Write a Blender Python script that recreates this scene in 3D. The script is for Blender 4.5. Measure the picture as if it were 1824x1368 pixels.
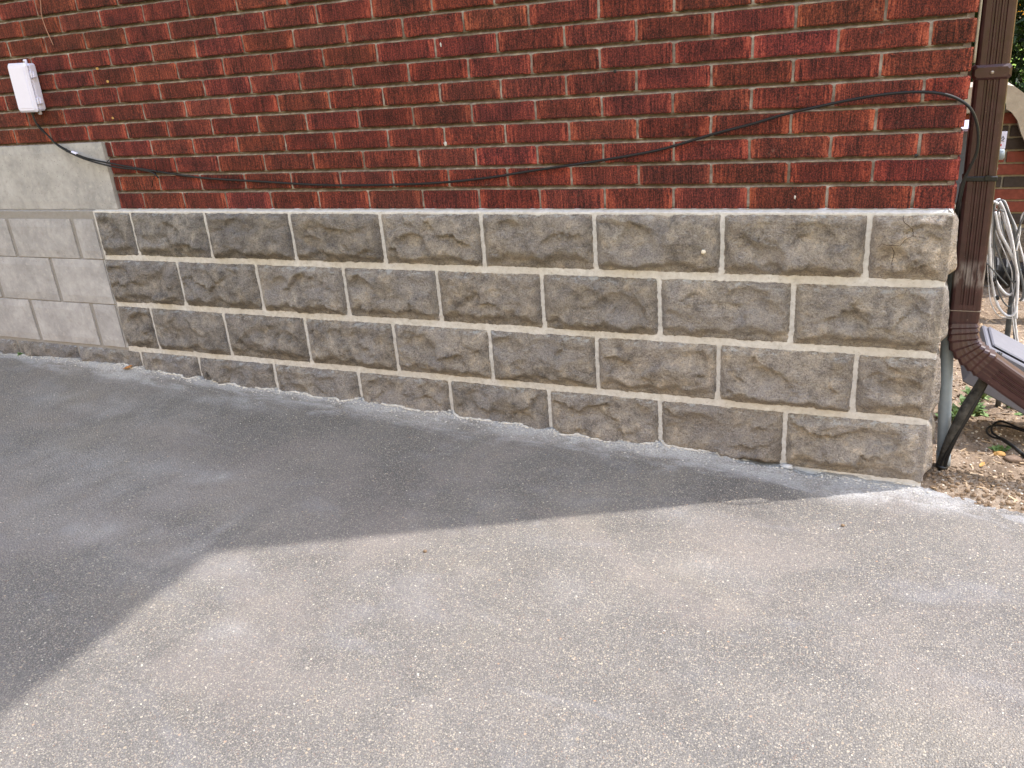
import bpy, math, random
import numpy as np
from mathutils import Vector, Matrix, Euler, noise as MN

random.seed(7)
for o in list(bpy.data.objects): bpy.data.objects.remove(o)
SC = bpy.context.scene
COL = SC.collection

# ------------------------------------------------------------ camera, sky, sun
cam = bpy.data.cameras.new('camera')
co = bpy.data.objects.new('camera', cam); COL.objects.link(co)
co.location = (-0.15215, -2.48663, 0.47999)
co.rotation_euler = Euler((1.19038, 0.07616, 0.41387), 'XYZ')
cam.sensor_fit = 'HORIZONTAL'; cam.sensor_width = 36.0
cam.lens = 36.0 * 1476.31 / 1824.0
cam.clip_start = 0.02; cam.clip_end = 2000
SC.camera = co
SUN_EL = math.radians(62)
AZ = math.radians(29.5)                       # direction towards the sun, from +X towards +Y
sd = Vector((math.cos(AZ)*math.cos(SUN_EL), math.sin(AZ)*math.cos(SUN_EL), math.sin(SUN_EL)))
W = bpy.data.worlds.new("World"); SC.world = W; W.use_nodes = True
nt = W.node_tree; bg = nt.nodes['Background']
sky = nt.nodes.new('ShaderNodeTexSky'); sky.sky_type = 'NISHITA'; sky.sun_disc = False
sky.sun_elevation = SUN_EL; sky.sun_rotation = math.atan2(sd.x, sd.y)
sky.air_density = 5.0; sky.dust_density = 1.0; sky.ozone_density = 1.0
wb = nt.nodes.new('ShaderNodeMix'); wb.data_type = 'RGBA'; wb.blend_type = 'MULTIPLY'; wb.inputs[0].default_value = 1.0
wb.inputs[7].default_value = (0.985, 0.970, 1.41, 1)          # white balance of the whole sky
nt.links.new(sky.outputs[0], wb.inputs[6]); nt.links.new(wb.outputs[2], bg.inputs[0]); bg.inputs[1].default_value = 0.15
sl = bpy.data.lights.new('sun', 'SUN'); sl.energy = 2.0; sl.angle = math.radians(0.65); sl.color = (1.0, 0.95, 0.90)
so = bpy.data.objects.new('sun', sl); COL.objects.link(so)
so.rotation_euler = sd.to_track_quat('Z', 'Y').to_euler(); so.location = (3, 3, 6)
SC.view_settings.view_transform = 'Standard'; SC.view_settings.look = 'None'
SC.view_settings.exposure = 1.58; SC.view_settings.gamma = 1.0
SC.view_settings.use_curve_mapping = False

# ------------------------------------------------------------ helpers
def tag(o, label=None, cat=None, group=None, kind=None):
    if label: o['label'] = label
    if cat: o['category'] = cat
    if group: o['group'] = group
    if kind: o['kind'] = kind
    return o
def empty(name, loc=(0, 0, 0)):
    o = bpy.data.objects.new(name, None); COL.objects.link(o); o.location = loc
    o.empty_display_size = 0.1
    return o
def mk(name, verts, faces, mat=None, parent=None, smooth=False, loc=None):
    m = bpy.data.meshes.new(name)
    m.from_pydata([tuple(v) for v in verts], [], [tuple(f) for f in faces]); m.update()
    if mat: m.materials.append(mat)
    if smooth: m.polygons.foreach_set('use_smooth', [True]*len(m.polygons))
    return link(name, m, parent, loc)
def link(name, m, parent=None, loc=None):
    o = bpy.data.objects.new(name, m); COL.objects.link(o)
    if parent: o.parent = parent
    if loc: o.location = loc
    return o
class MB:
    def __init__(s): s.v = []; s.f = []
    def add(s, v, f):
        b = len(s.v); s.v += [tuple(a) for a in v]; s.f += [tuple(i+b for i in q) for q in f]
    def box(s, x0, x1, y0, y1, z0, z1, M=None, bev=0.0):
        v, f = boxg(x0, x1, y0, y1, z0, z1, bev)
        if M: v = [M @ Vector(a) for a in v]
        s.add(v, f)
    def tube(s, pts, r, n=8, cap=True):
        v, f = tubeg(pts, r, n, cap); s.add(v, f)
    def out(s, name, mat, parent=None, smooth=False): return mk(name, s.v, s.f, mat, parent, smooth)
def boxg(x0, x1, y0, y1, z0, z1, b=0.0):
    if b <= 0:
        v = [(x, y, z) for x in (x0, x1) for y in (y0, y1) for z in (z0, z1)]
        f = [(0,1,3,2),(4,6,7,5),(0,4,5,1),(2,3,7,6),(0,2,6,4),(1,5,7,3)]
        return v, f
    # octagonal-edged box: ring loops along y
    def ring(y, i):
        a0, a1, c0, c1 = x0+i, x1-i, z0+i, z1-i
        return [(a0+b,y,c0),(a1-b,y,c0),(a1,y,c0+b),(a1,y,c1-b),(a1-b,y,c1),(a0+b,y,c1),(a0,y,c1-b),(a0,y,c0+b)]
    v = ring(y0, b)+ring(y0+b, 0)+ring(y1-b, 0)+ring(y1, b)
    f = []
    for k in range(3):
        for i in range(8):
            j = (i+1) % 8; f.append((k*8+i, k*8+j, (k+1)*8+j, (k+1)*8+i))
    f.append(tuple(reversed(range(8)))); f.append(tuple(range(24, 32)))
    return v, f
def catmull(P, n=8):
    P = [Vector(p) for p in P]; Q = [P[0]*2-P[1]]+P+[P[-1]*2-P[-2]]; out = []
    for i in range(1, len(Q)-2):
        for k in range(n):
            t = k/n
            out.append(0.5*((2*Q[i])+(Q[i+1]-Q[i-1])*t+(2*Q[i-1]-5*Q[i]+4*Q[i+1]-Q[i+2])*t*t+(-Q[i-1]+3*Q[i]-3*Q[i+1]+Q[i+2])*t**3))
    out.append(P[-1]); return out
def frames(pts):
    pts = [Vector(p) for p in pts]; n = len(pts); T = []
    for i in range(n): T.append((pts[min(i+1, n-1)]-pts[max(i-1, 0)]).normalized())
    a = Vector((0, 1, 0)) if abs(T[0].y) < 0.9 else Vector((1, 0, 0))
    u = (a-T[0]*a.dot(T[0])).normalized(); F = []
    for i in range(n):
        u = (u-T[i]*u.dot(T[i])).normalized(); F.append((pts[i], u, T[i].cross(u)))
    return F
def tubeg(pts, r, n=8, cap=True):
    F = frames(pts); v = []; f = []
    for i, (p, u, w) in enumerate(F):
        rr = r[i] if isinstance(r, (list, tuple)) else r
        for k in range(n):
            a = 2*math.pi*k/n; v.append(p+(u*math.cos(a)+w*math.sin(a))*rr)
    for i in range(len(F)-1):
        for k in range(n):
            j = (k+1) % n; f.append((i*n+k, i*n+j, (i+1)*n+j, (i+1)*n+k))
    if cap: f.append(tuple(reversed(range(n)))); f.append(tuple(range((len(F)-1)*n, len(F)*n)))
    return v, f
def sweep(pts, prof, scales=None, cap=True):     # prof: list of (a,b): a along w (x-ish), b along u (y)
    F = frames(pts); n = len(prof); v = []; f = []
    for i, (p, u, w) in enumerate(F):
        s = scales[i] if scales else 1.0
        for a, b in prof: v.append(p+w*(a*s)+u*(b*s))
    for i in range(len(F)-1):
        for k in range(n):
            j = (k+1) % n; f.append((i*n+k, i*n+j, (i+1)*n+j, (i+1)*n+k))
    if cap: f.append(tuple(reversed(range(n)))); f.append(tuple(range((len(F)-1)*n, len(F)*n)))
    return v, f
def fbm(x, y, z=0.0, o=4, H=0.6): return MN.fractal((x, y, z), H, 2.1, o)
def sstep(a, b, x):
    t = min(1.0, max(0.0, (x-a)/(b-a))); return t*t*(3-2*t)
def lin(r, g, b):
    f = lambda c: (c/255/12.92) if c/255 <= 0.04045 else ((c/255+0.055)/1.055)**2.4
    return (f(r), f(g), f(b), 1.0)

# ------------------------------------------------------------ material builder
class Mat:
    def __init__(s, name, rough=0.8, spec=0.3):
        s.m = bpy.data.materials.new(name); s.m.use_nodes = True; s.t = s.m.node_tree
        s.b = s.t.nodes['Principled BSDF']; s.b.inputs['Roughness'].default_value = rough
        s.b.inputs['Specular IOR Level'].default_value = spec
        s.tc = s.t.nodes.new('ShaderNodeTexCoord')
    def L(s, a, b): s.t.links.new(a, b)
    def N(s, k): return s.t.nodes.new(k)
    def put(s, sock, v):
        if hasattr(v, 'links') or hasattr(v, 'is_linked'): s.L(v, sock)
        else: sock.default_value = v
    def vec(s, scale=(1, 1, 1), rnd=False, src=None):
        mp = s.N('ShaderNodeMapping'); mp.inputs['Scale'].default_value = scale
        base = src or s.tc.outputs['Object']
        if rnd:
            oi = s.N('ShaderNodeObjectInfo'); a = s.N('ShaderNodeVectorMath'); a.operation = 'MULTIPLY_ADD'
            s.L(oi.outputs['Random'], a.inputs[0]); a.inputs[1].default_value = (37.7, 91.3, 53.9); s.L(base, a.inputs[2]); base = a.outputs[0]
        s.L(base, mp.inputs['Vector']); return mp.outputs[0]
    def noise(s, v, scale, det=4, rough=0.6, dist=0.0):
        n = s.N('ShaderNodeTexNoise'); s.L(v, n.inputs['Vector']); n.inputs['Scale'].default_value = scale
        n.inputs['Detail'].default_value = det; n.inputs['Roughness'].default_value = rough; n.inputs['Distortion'].default_value = dist
        return n.outputs['Fac']
    def voro(s, v, scale, out='Distance', feat='F1', rnd=1.0):
        n = s.N('ShaderNodeTexVoronoi'); s.L(v, n.inputs['Vector']); n.inputs['Scale'].default_value = scale; n.feature = feat
        if 'Randomness' in n.inputs: n.inputs['Randomness'].default_value = rnd
        return n.outputs[out]
    def ramp(s, fac, stops, interp='LINEAR'):
        r = s.N('ShaderNodeValToRGB'); s.L(fac, r.inputs[0]); cr = r.color_ramp; cr.interpolation = interp
        while len(cr.elements) < len(stops): cr.elements.new(0.5)
        for e, (p, c) in zip(cr.elements, stops):
            e.position = p; e.color = c if isinstance(c, tuple) else (c, c, c, 1)
        return r.outputs['Color']
    def mix(s, f, a, b, mode='MIX'):
        m = s.N('ShaderNodeMix'); m.data_type = 'RGBA'; m.blend_type = mode
        s.put(m.inputs[0], f); s.put(m.inputs[6], a); s.put(m.inputs[7], b); return m.outputs[2]
    def math(s, op, a, b=0.0, c=None):
        m = s.N('ShaderNodeMath'); m.operation = op; s.put(m.inputs[0], a); s.put(m.inputs[1], b)
        if c is not None: s.put(m.inputs[2], c)
        return m.outputs[0]
    def mr(s, v, a, b, c=0.0, d=1.0):
        m = s.N('ShaderNodeMapRange'); s.put(m.inputs[0], v)
        for i, x in enumerate((a, b, c, d)): m.inputs[1+i].default_value = x
        m.interpolation_type = 'SMOOTHSTEP'; return m.outputs[0]
    def attr(s, name): a = s.N('ShaderNodeAttribute'); a.attribute_name = name; return a.outputs['Fac']
    def objcol(s): return s.N('ShaderNodeObjectInfo').outputs['Color']
    def rand(s): return s.N('ShaderNodeObjectInfo').outputs['Random']
    def xyz(s):
        x = s.N('ShaderNodeSeparateXYZ'); s.L(s.tc.outputs['Object'], x.inputs[0]); return x.outputs
    def color(s, c): s.put(s.b.inputs['Base Color'], c)
    def bump(s, h, dist=0.002, st=1.0, prev=None):
        b = s.N('ShaderNodeBump'); s.L(h, b.inputs['Height']); b.inputs['Distance'].default_value = dist; b.inputs['Strength'].default_value = st
        if prev: s.L(prev, b.inputs['Normal'])
        return b.outputs[0]
    def nrm(s, n): s.L(n, s.b.inputs['Normal'])

def mat_brick():
    m = Mat('rug_brick', 0.85, 0.25)
    v = m.vec((1, 1, 1), True)
    st = m.noise(m.vec((1, 1, 0.035), True), 330, 2, 0.7)                    # vertical scoring
    st2 = m.noise(m.vec((1, 1, 0.12), True), 150, 2, 0.6)
    bl = m.noise(m.vec((1, 1, 0.75), True), 300, 3, 0.7, 0.4)                # torn texture
    lo = m.noise(v, 14, 3, 0.5)
    t = m.math('ADD', m.math('MULTIPLY', st, 0.32), m.math('MULTIPLY', bl, 0.68))
    t = m.math('ADD', t, m.math('MULTIPLY', m.math('SUBTRACT', lo, 0.5), 0.22))
    t = m.math('ADD', t, m.math('MULTIPLY', m.math('SUBTRACT', st2, 0.5), 0.22))
    edge = m.attr('margin')
    t = m.math('ADD', t, m.math('MULTIPLY', edge, m.math('MULTIPLY', m.mr(st2, 0.30, 0.6), 0.17)))
    c = m.ramp(t, [(0.39, lin(44, 23, 23)), (0.47, lin(80, 39, 36)), (0.53, lin(101, 47, 42)), (0.615, lin(134, 63, 51)), (0.74, lin(172, 92, 74))])
    oc = m.objcol()
    c = m.mix(1.0, c, oc, 'MULTIPLY')
    dust = m.noise(v, 40, 4, 0.7)
    c = m.mix(m.math('MULTIPLY', m.mr(dust, 0.62, 0.8), 0.35), c, lin(150, 128, 116))
    m.color(c)
    h = m.math('ADD', m.math('MULTIPLY', bl, 1.0), m.math('MULTIPLY', st, 0.5))
    m.nrm(m.bump(h, 0.006, 1.0)); return m.m
def mat_mortar():
    m = Mat('brick_mortar', 0.95, 0.1)
    v = m.vec()
    n = m.noise(v, 60, 5, 0.7); n2 = m.noise(v, 9, 3); f = m.noise(v, 500, 2)
    c = m.ramp(n, [(0.3, lin(82, 72, 67)), (0.55, lin(108, 97, 91)), (0.75, lin(142, 132, 125))])
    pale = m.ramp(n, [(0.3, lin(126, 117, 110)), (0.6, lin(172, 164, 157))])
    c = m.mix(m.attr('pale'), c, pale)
    c = m.mix(m.mr(n2, 0.52, 0.68, 0, 0.5), c, lin(78, 66, 52))
    m.color(c); m.nrm(m.bump(m.math('ADD', n, m.math('MULTIPLY', f, 0.3)), 0.003, 0.8)); return m.m
def mat_cream():
    m = Mat('stone_mortar', 0.95, 0.1)
    v = m.vec(); n = m.noise(v, 45, 5, 0.7); f = m.noise(v, 420, 3, 0.7); lo = m.noise(v, 3, 2)
    c = m.ramp(n, [(0.25, lin(166, 163, 161)), (0.5, lin(191, 189, 188)), (0.75, lin(208, 207, 207))])
    c = m.mix(m.mr(lo, 0.45, 0.7, 0, 0.45), c, lin(180, 175, 170))
    gr = m.noise(v, 110, 4, 0.8); c = m.mix(m.mr(gr, 0.56, 0.68, 0, 0.5), c, lin(132, 124, 114))
    sm_ = m.math('MULTIPLY', m.math('LESS_THAN', m.xyz()[0], -3.215), 0.8)
    c = m.mix(sm_, c, lin(122, 118, 116))
    m.color(c); m.nrm(m.bump(m.math('ADD', m.math('MULTIPLY', n, 0.7), m.math('MULTIPLY', f, 0.35)), 0.003, 0.8)); return m.m
def mat_stone():
    m = Mat('cast_stone', 0.92, 0.2)
    v = m.vec((1, 1, 1), True)
    n = m.noise(v, 22, 6, 0.65, 0.3); g = m.noise(v, 320, 4, 0.75); mid = m.noise(v, 85, 5, 0.7); lo = m.noise(v, 7, 3, 0.5, 0.5)
    c = m.ramp(n, [(0.32, lin(108, 103, 100)), (0.45, lin(142, 135, 128)), (0.57, lin(166, 157, 146)), (0.70, lin(196, 183, 166))])
    c = m.mix(m.mr(lo, 0.42, 0.66, 0, 0.6), c, lin(150, 146, 146))                # bluish grey patches
    c = m.mix(m.mr(g, 0.36, 0.60), m.mix(0.42, c, lin(72, 66, 60)), c)
    g2 = m.noise(v, 170, 4, 0.8)
    c = m.mix(m.mr(g2, 0.50, 0.62, 0, 0.45), c, lin(176, 168, 156))
    c = m.mix(m.mr(g2, 0.46, 0.36, 0, 0.45), c, lin(76, 70, 65))
    # granular specks
    cell = m.voro(v, 260, 'Color'); d = m.voro(v, 260)
    sp = m.math('MULTIPLY', m.math('GREATER_THAN', m.math('MULTIPLY', cell, 1.0), 0.93), m.mr(d, 0.5, 0.2))
    c = m.mix(m.math('MULTIPLY', sp, 0.55), c, lin(205, 200, 190))
    c2 = m.voro(v, 70, 'Color'); d2 = m.voro(v, 70)
    sp2 = m.math('MULTIPLY', m.math('GREATER_THAN', c2, 0.965), m.mr(d2, 0.28, 0.16))
    c = m.mix(m.math('MULTIPLY', sp2, 0.8), c, lin(214, 209, 198))
    # lime bloom patches
    bl = m.noise(v, 30, 5, 0.75, 0.8)
    c = m.mix(m.math('MULTIPLY', m.mr(bl, 0.63, 0.76), 0.45), c, lin(178, 184, 184))
    top = m.mr(m.xyz()[2], .066, .092); sn = m.noise(m.vec((1, 1, 2.2), True), 34, 4, 0.75)      # lime smeared from the joint above
    c = m.mix(m.math('MULTIPLY', top, m.mr(sn, 0.52, 0.62, 0, 0.6)), c, lin(186, 190, 192))
    c = m.mix(1.0, c, m.objcol(), 'MULTIPLY')
    m.color(c)
    h = m.math('ADD', m.math('MULTIPLY', mid, 1.7), m.math('ADD', m.math('MULTIPLY', g, 0.55), m.math('MULTIPLY', g2, 0.6)))
    m.nrm(m.bump(h, 0.013, 1.0)); return m.m
def mat_smooth(name, a, b, c3, seed=0.0):
    m = Mat(name, 0.9, 0.2)
    v = m.vec((1, 1, 1), True); n = m.noise(v, 8, 5, 0.6, 0.4); g = m.noise(v, 260, 3, 0.7); st = m.noise(m.vec((1, 1, 0.35), True), 18, 4, 0.6)
    c = m.ramp(n, [(0.3, lin(*a)), (0.5, lin(*b)), (0.72, lin(*c3))])
    c = m.mix(m.mr(st, 0.48, 0.72, 0, 0.45), c, lin(*a))
    d = m.voro(v, 150); cc = m.voro(v, 150, 'Color')
    mo = m.noise(v, 45, 5, 0.75); c = m.mix(m.mr(mo, 0.5, 0.68, 0, 0.35), c, lin(128, 122, 118)); c = m.mix(m.mr(mo, 0.46, 0.34, 0, 0.3), c, lin(196, 192, 190))
    pit = m.math('MULTIPLY', m.math('GREATER_THAN', cc, 0.88), m.mr(d, 0.38, 0.18))
    c = m.mix(m.math('MULTIPLY', pit, 0.6), c, lin(96, 92, 90))
    m.color(m.mix(1.0, c, m.objcol(), 'MULTIPLY')); m.nrm(m.bump(m.math('ADD', m.math('MULTIPLY', g, 0.4), m.math('MULTIPLY', n, 1.0)), 0.002, 0.6)); return m.m
def mat_asphalt():
    m = Mat('aged_asphalt', 0.9, 0.25)
    v = m.vec(); X = m.xyz()
    wv = m.N('ShaderNodeVectorMath'); wv.operation = 'ADD'
    nn = m.N('ShaderNodeTexNoise'); m.L(v, nn.inputs['Vector']); nn.inputs['Scale'].default_value = 300; m.L(nn.outputs['Color'], wv.inputs[0])
    sc = m.N('ShaderNodeVectorMath'); sc.operation = 'MULTIPLY_ADD'; m.L(nn.outputs['Color'], sc.inputs[0]); sc.inputs[1].default_value = (0.003, 0.003, 0.003); m.L(v, sc.inputs[2])
    vv = sc.outputs[0]
    base = m.noise(v, 3.0, 5, 0.6, 0.6); fine = m.noise(v, 420, 3, 0.75)
    c = m.ramp(base, [(0.3, lin(118, 114, 111)), (0.5, lin(132, 128, 124)), (0.7, lin(146, 140, 134))])
    c = m.mix(m.mr(fine, 0.38, 0.62), m.mix(0.6, c, lin(60, 58, 57)), c)
    def agg(scale, thr, soft, amt, cols, c):
        col = m.voro(vv, scale, 'Color'); d = m.voro(vv, scale)
        sx = m.N('ShaderNodeSeparateColor'); m.L(col, sx.inputs[0])
        mask = m.math('MULTIPLY', m.math('GREATER_THAN', sx.outputs[0], thr), m.mr(d, soft, soft*0.55))
        cc = m.ramp(sx.outputs[1], cols)
        return m.mix(m.math('MULTIPLY', mask, amt), c, cc)
    c = agg(330, 0.36, 0.6, 0.68, [(0, lin(84, 82, 82)), (0.35, lin(140, 136, 132)), (0.7, lin(176, 166, 152)), (0.92, lin(196, 182, 160)), (1, lin(160, 118, 96))], c)
    c = agg(190, 0.60, 0.52, 0.70, [(0, lin(96, 94, 94)), (0.4, lin(150, 146, 140)), (0.75, lin(176, 166, 150)), (1, lin(194, 185, 170))], c)
    c = agg(95, 0.93, 0.36, 0.85, [(0, lin(118, 112, 110)), (0.5, lin(186, 170, 146)), (0.8, lin(205, 196, 182)), (1, lin(176, 140, 112))], c)
    # stains: warm and grey drifts, worn smooth patches
    s1 = m.noise(v, 1.6, 4, 0.55, 0.8)
    c = m.mix(m.mr(s1, 0.46, 0.70, 0, 0.34), c, lin(156, 146, 140))
    s4 = m.noise(m.vec((1.3, 1, 1)), 2.1, 4, 0.6, 0.5)
    c = m.mix(m.mr(s4, 0.50, 0.80, 0, 0.22), c, lin(172, 162, 146))
    s2 = m.noise(m.vec((1, 1.8, 1)), 2.3, 5, 0.6, 1.2)
    c = m.mix(m.mr(s2, 0.52, 0.8, 0, 0.30), c, lin(156, 156, 160))
    s3 = m.noise(v, 5.0, 5, 0.7, 0.6)
    c = m.mix(m.mr(s3, 0.62, 0.85, 0, 0.35), c, lin(190, 188, 186))
    c = m.mix(m.mr(s3, 0.42, 0.25, 0, 0.35), c, lin(84, 82, 82))
    # cement dust swept along the foot of the wall
    dn = m.noise(m.vec((1, 3, 1)), 5, 5, 0.7, 0.8); dist = m.math('ABSOLUTE', X[1])
    dm = m.mr(m.math('ADD', dist, m.math('MULTIPLY', m.math('SUBTRACT', dn, 0.5), 0.50)), 0.15, 0.0)
    grit = m.noise(v, 160, 4, 0.8)
    c = m.mix(m.math('MULTIPLY', dm, m.mr(grit, 0.33, 0.58, 0.45, 0.95)), c, lin(168, 167, 168))
    wh = m.attr('dust')
    c = m.mix(m.math('MULTIPLY', wh, m.mr(grit, 0.38, 0.62, 0.25, 0.95)), c, lin(205, 203, 202))
    m.color(c)
    d = m.voro(vv, 190); d2 = m.voro(vv, 420)
    h = m.math('ADD', m.math('MULTIPLY', m.math('SUBTRACT', 1.0, d), 0.7), m.math('ADD', m.math('MULTIPLY', d2, -0.35), m.math('MULTIPLY', fine, 0.6)))
    m.nrm(m.bump(h, 0.0055, 1.0)); return m.m
def mat_dirt():
    m = Mat('bare_dirt', 0.97, 0.1)
    v = m.vec(); n = m.noise(v, 9, 6, 0.7, 0.5); f = m.noise(v, 140, 5, 0.75)
    c = m.ramp(n, [(0.3, lin(118, 102, 86)), (0.5, lin(148, 130, 112)), (0.7, lin(176, 160, 142))])
    c = m.mix(m.mr(f, 0.36, 0.6), m.mix(0.6, c, lin(74, 62, 52)), c)
    col = m.voro(v, 130, 'Color'); d = m.voro(v, 130); sx = m.N('ShaderNodeSeparateColor'); m.L(col, sx.inputs[0])
    mask = m.math('MULTIPLY', m.math('GREATER_THAN', sx.outputs[0], 0.8), m.mr(d, 0.4, 0.25))
    c = m.mix(m.math('MULTIPLY', mask, 0.8), c, m.ramp(sx.outputs[1], [(0, lin(120, 100, 84)), (0.6, lin(190, 172, 150)), (1, lin(214, 204, 190))]))
    m.color(c); m.nrm(m.bump(m.math('ADD', n, m.math('MULTIPLY', f, 0.8)), 0.006, 1.0)); return m.m
def mat_plain(name, col, rough=0.6, spec=0.4, var=0.18, scale=40, bump=0.0006, metal=0.0):
    m = Mat(name, rough, spec); v = m.vec((1, 1, 1), True); n = m.noise(v, scale, 4, 0.65); l = lin(*col)
    a = tuple(x*(1-var) for x in l[:3])+(1,); b = tuple(min(1, x*(1+var)) for x in l[:3])+(1,)
    m.color(m.ramp(n, [(0.3, a), (0.7, b)])); m.b.inputs['Metallic'].default_value = metal
    m.nrm(m.bump(m.noise(v, scale*6, 3), bump, 0.5)); return m.m
def mat_leaf(name, c1, c2, c3):
    m = Mat(name, 0.6, 0.3); v = m.vec(); n = m.noise(v, 6, 3, 0.6); n2 = m.noise(v, 60, 2)
    c = m.ramp(m.math('ADD', m.math('MULTIPLY', n, 0.6), m.math('MULTIPLY', n2, 0.4)), [(0.35, lin(*c1)), (0.5, lin(*c2)), (0.68, lin(*c3))])
    m.color(c); m.b.inputs['Transmission Weight'].default_value = 0.0
    return m.m
def mat_downspout():
    m = Mat('brown_enamel', 0.42, 0.5); v = m.vec(); n = m.noise(v, 30, 5, 0.7); X = m.xyz()
    c = m.ramp(n, [(0.3, lin(44, 22, 23)), (0.7, lin(62, 33, 33))])
    # chalky scuff rubbed into the paint above the elbow
    band = m.math('MULTIPLY', m.mr(X[2], -0.245, -0.215), m.mr(X[2], -0.15, -0.18))
    sn = m.noise(m.vec((1, 1, 0.25)), 60, 4, 0.6)
    c = m.mix(m.math('MULTIPLY', band, m.mr(sn, 0.38, 0.56, 0, 0.75)), c, lin(128, 120, 118))
    dn = m.noise(v, 160, 3, 0.7); c = m.mix(m.mr(dn, 0.66, 0.78, 0, 0.6), c, lin(150, 132, 124))
    m.color(c); m.L(m.mr(n, 0.3, 0.7, 0.36, 0.52), m.b.inputs['Roughness']); m.nrm(m.bump(n, 0.001, 0.3)); return m.m

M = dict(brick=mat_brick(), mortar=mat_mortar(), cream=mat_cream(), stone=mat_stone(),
    block=mat_smooth('smooth_block', (142, 141, 145), (158, 157, 161), (174, 173, 177)),
    sill=mat_smooth('sill_concrete', (140, 140, 143), (162, 161, 163), (177, 176, 179)),
    asphalt=mat_asphalt(), dirt=mat_dirt(),
    cable=mat_plain('black_cable', (18, 19, 22), 0.5, 0.35), tie=mat_plain('tie_black', (18, 18, 19), 0.5),
    white=mat_plain('white_plastic', (214, 216, 244), 0.4, 0.5, 0.03, 12, 0.0002), brown=mat_downspout(),
    steel=mat_plain('screw_metal', (150, 140, 130), 0.4, 0.5, 0.2, 200, 0.0004, 0.6),
    pvc=mat_plain('grey_conduit', (128, 138, 146), 0.5, 0.4, 0.08), tray=mat_plain('grey_tray', (108, 108, 116), 0.6, 0.3, 0.08),
    coil=mat_plain('pale_cable', (200, 200, 204), 0.5, 0.4, 0.25, 30), greycable=mat_plain('grey_cable', (84, 86, 88), 0.5, 0.4, 0.2),
    bark_tube=mat_plain('weathered_black', (58, 56, 53), 0.85, 0.2, 0.75, 45, 0.003),
    bred=mat_plain('red_face_brick', (122, 68, 58), 0.85, 0.2, 0.25, 50, 0.002), bdark=mat_plain('dark_face_brick', (66, 60, 58), 0.8, 0.2, 0.25, 50, 0.002),
    bmort=mat_plain('grey_mortar', (160, 154, 140), 0.95, 0.1, 0.15, 60, 0.002), stucco=mat_plain('grey_stucco', (170, 162, 150), 0.95, 0.1, 0.14, 14, 0.004),
    leaf=mat_leaf('cedar_leaf', (18, 32, 16), (36, 54, 28), (66, 84, 42)), weed=mat_leaf('weed_leaf', (70, 92, 50), (100, 126, 74), (140, 160, 106)),
    grass=mat_leaf('lawn_grass', (84, 120, 40), (112, 150, 56), (150, 180, 84)), bark=mat_plain('bark', (84, 66, 52), 0.9, 0.1, 0.3, 30, 0.004),
    soffit=mat_plain('soffit_paint', (214, 208, 198), 0.7, 0.2, 0.05), shingle=mat_plain('roof_felt', (80, 76, 74), 0.9, 0.1, 0.2),
    dry=mat_plain('dry_leaf', (176, 138, 86), 0.8, 0.2, 0.2, 60), chip=mat_plain('wood_chip', (178, 156, 130), 0.9, 0.1, 0.35, 50),
    clod=mat_plain('soil_clod', (124, 106, 88), 0.97, 0.1, 0.35, 60, 0.004), crumb=mat_plain('mortar_crumb', (192, 188, 182), 0.95, 0.1, 0.2, 80, 0.003),
    rock=mat_plain('field_rock', (126, 108, 94), 0.9, 0.2, 0.25, 50, 0.004), pebble=mat_plain('pale_pebble', (206, 198, 184), 0.7, 0.3, 0.1), red=mat_plain('red_print', (190, 60, 56), 0.6), ink=mat_plain('black_print', (40, 40, 44), 0.6),
    brown_leaf=mat_plain('brown_leaf', (150, 104, 62), 0.75, 0.2, 0.3, 80), string=mat_plain('pale_string', (170, 128, 112), 0.8))

# ------------------------------------------------------------ ground
FX = [-8, -4.09, -3.59, -3.17, -2.78, -2.42, -2.01, -1.61, -1.21, -.80, -.39, -.26, 0, .3]
FZ = [-.60, -.694, -.685, -.695, -.720, -.731, -.736, -.746, -.770, -.777, -.793, -.818, -.832, -.845]
def zplane(x, y): return -.83-.035*x+.015*y
def zdrive(x, y):
    z = zplane(x, y)+0.0025*fbm(x*3, y*3, 1, 3)
    if x < 0.02 and y > -0.30:
        zb = float(np.interp(x, FX, FZ)); d = max(0.0, -y-.028)
        n = 0.006*fbm(x*14, 3.1, 2, 4)+0.0015*fbm(x*90, y*90, 2, 2)
        w = math.exp(-((d/0.055)**1.4)); z += (zb+n-zplane(x, 0))*w
        g = sstep(-.56, -.50, x)*(1-sstep(-.31, -.26, x))*(1-sstep(0.008, 0.022, d)); z -= 0.02*g
    return z
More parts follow.
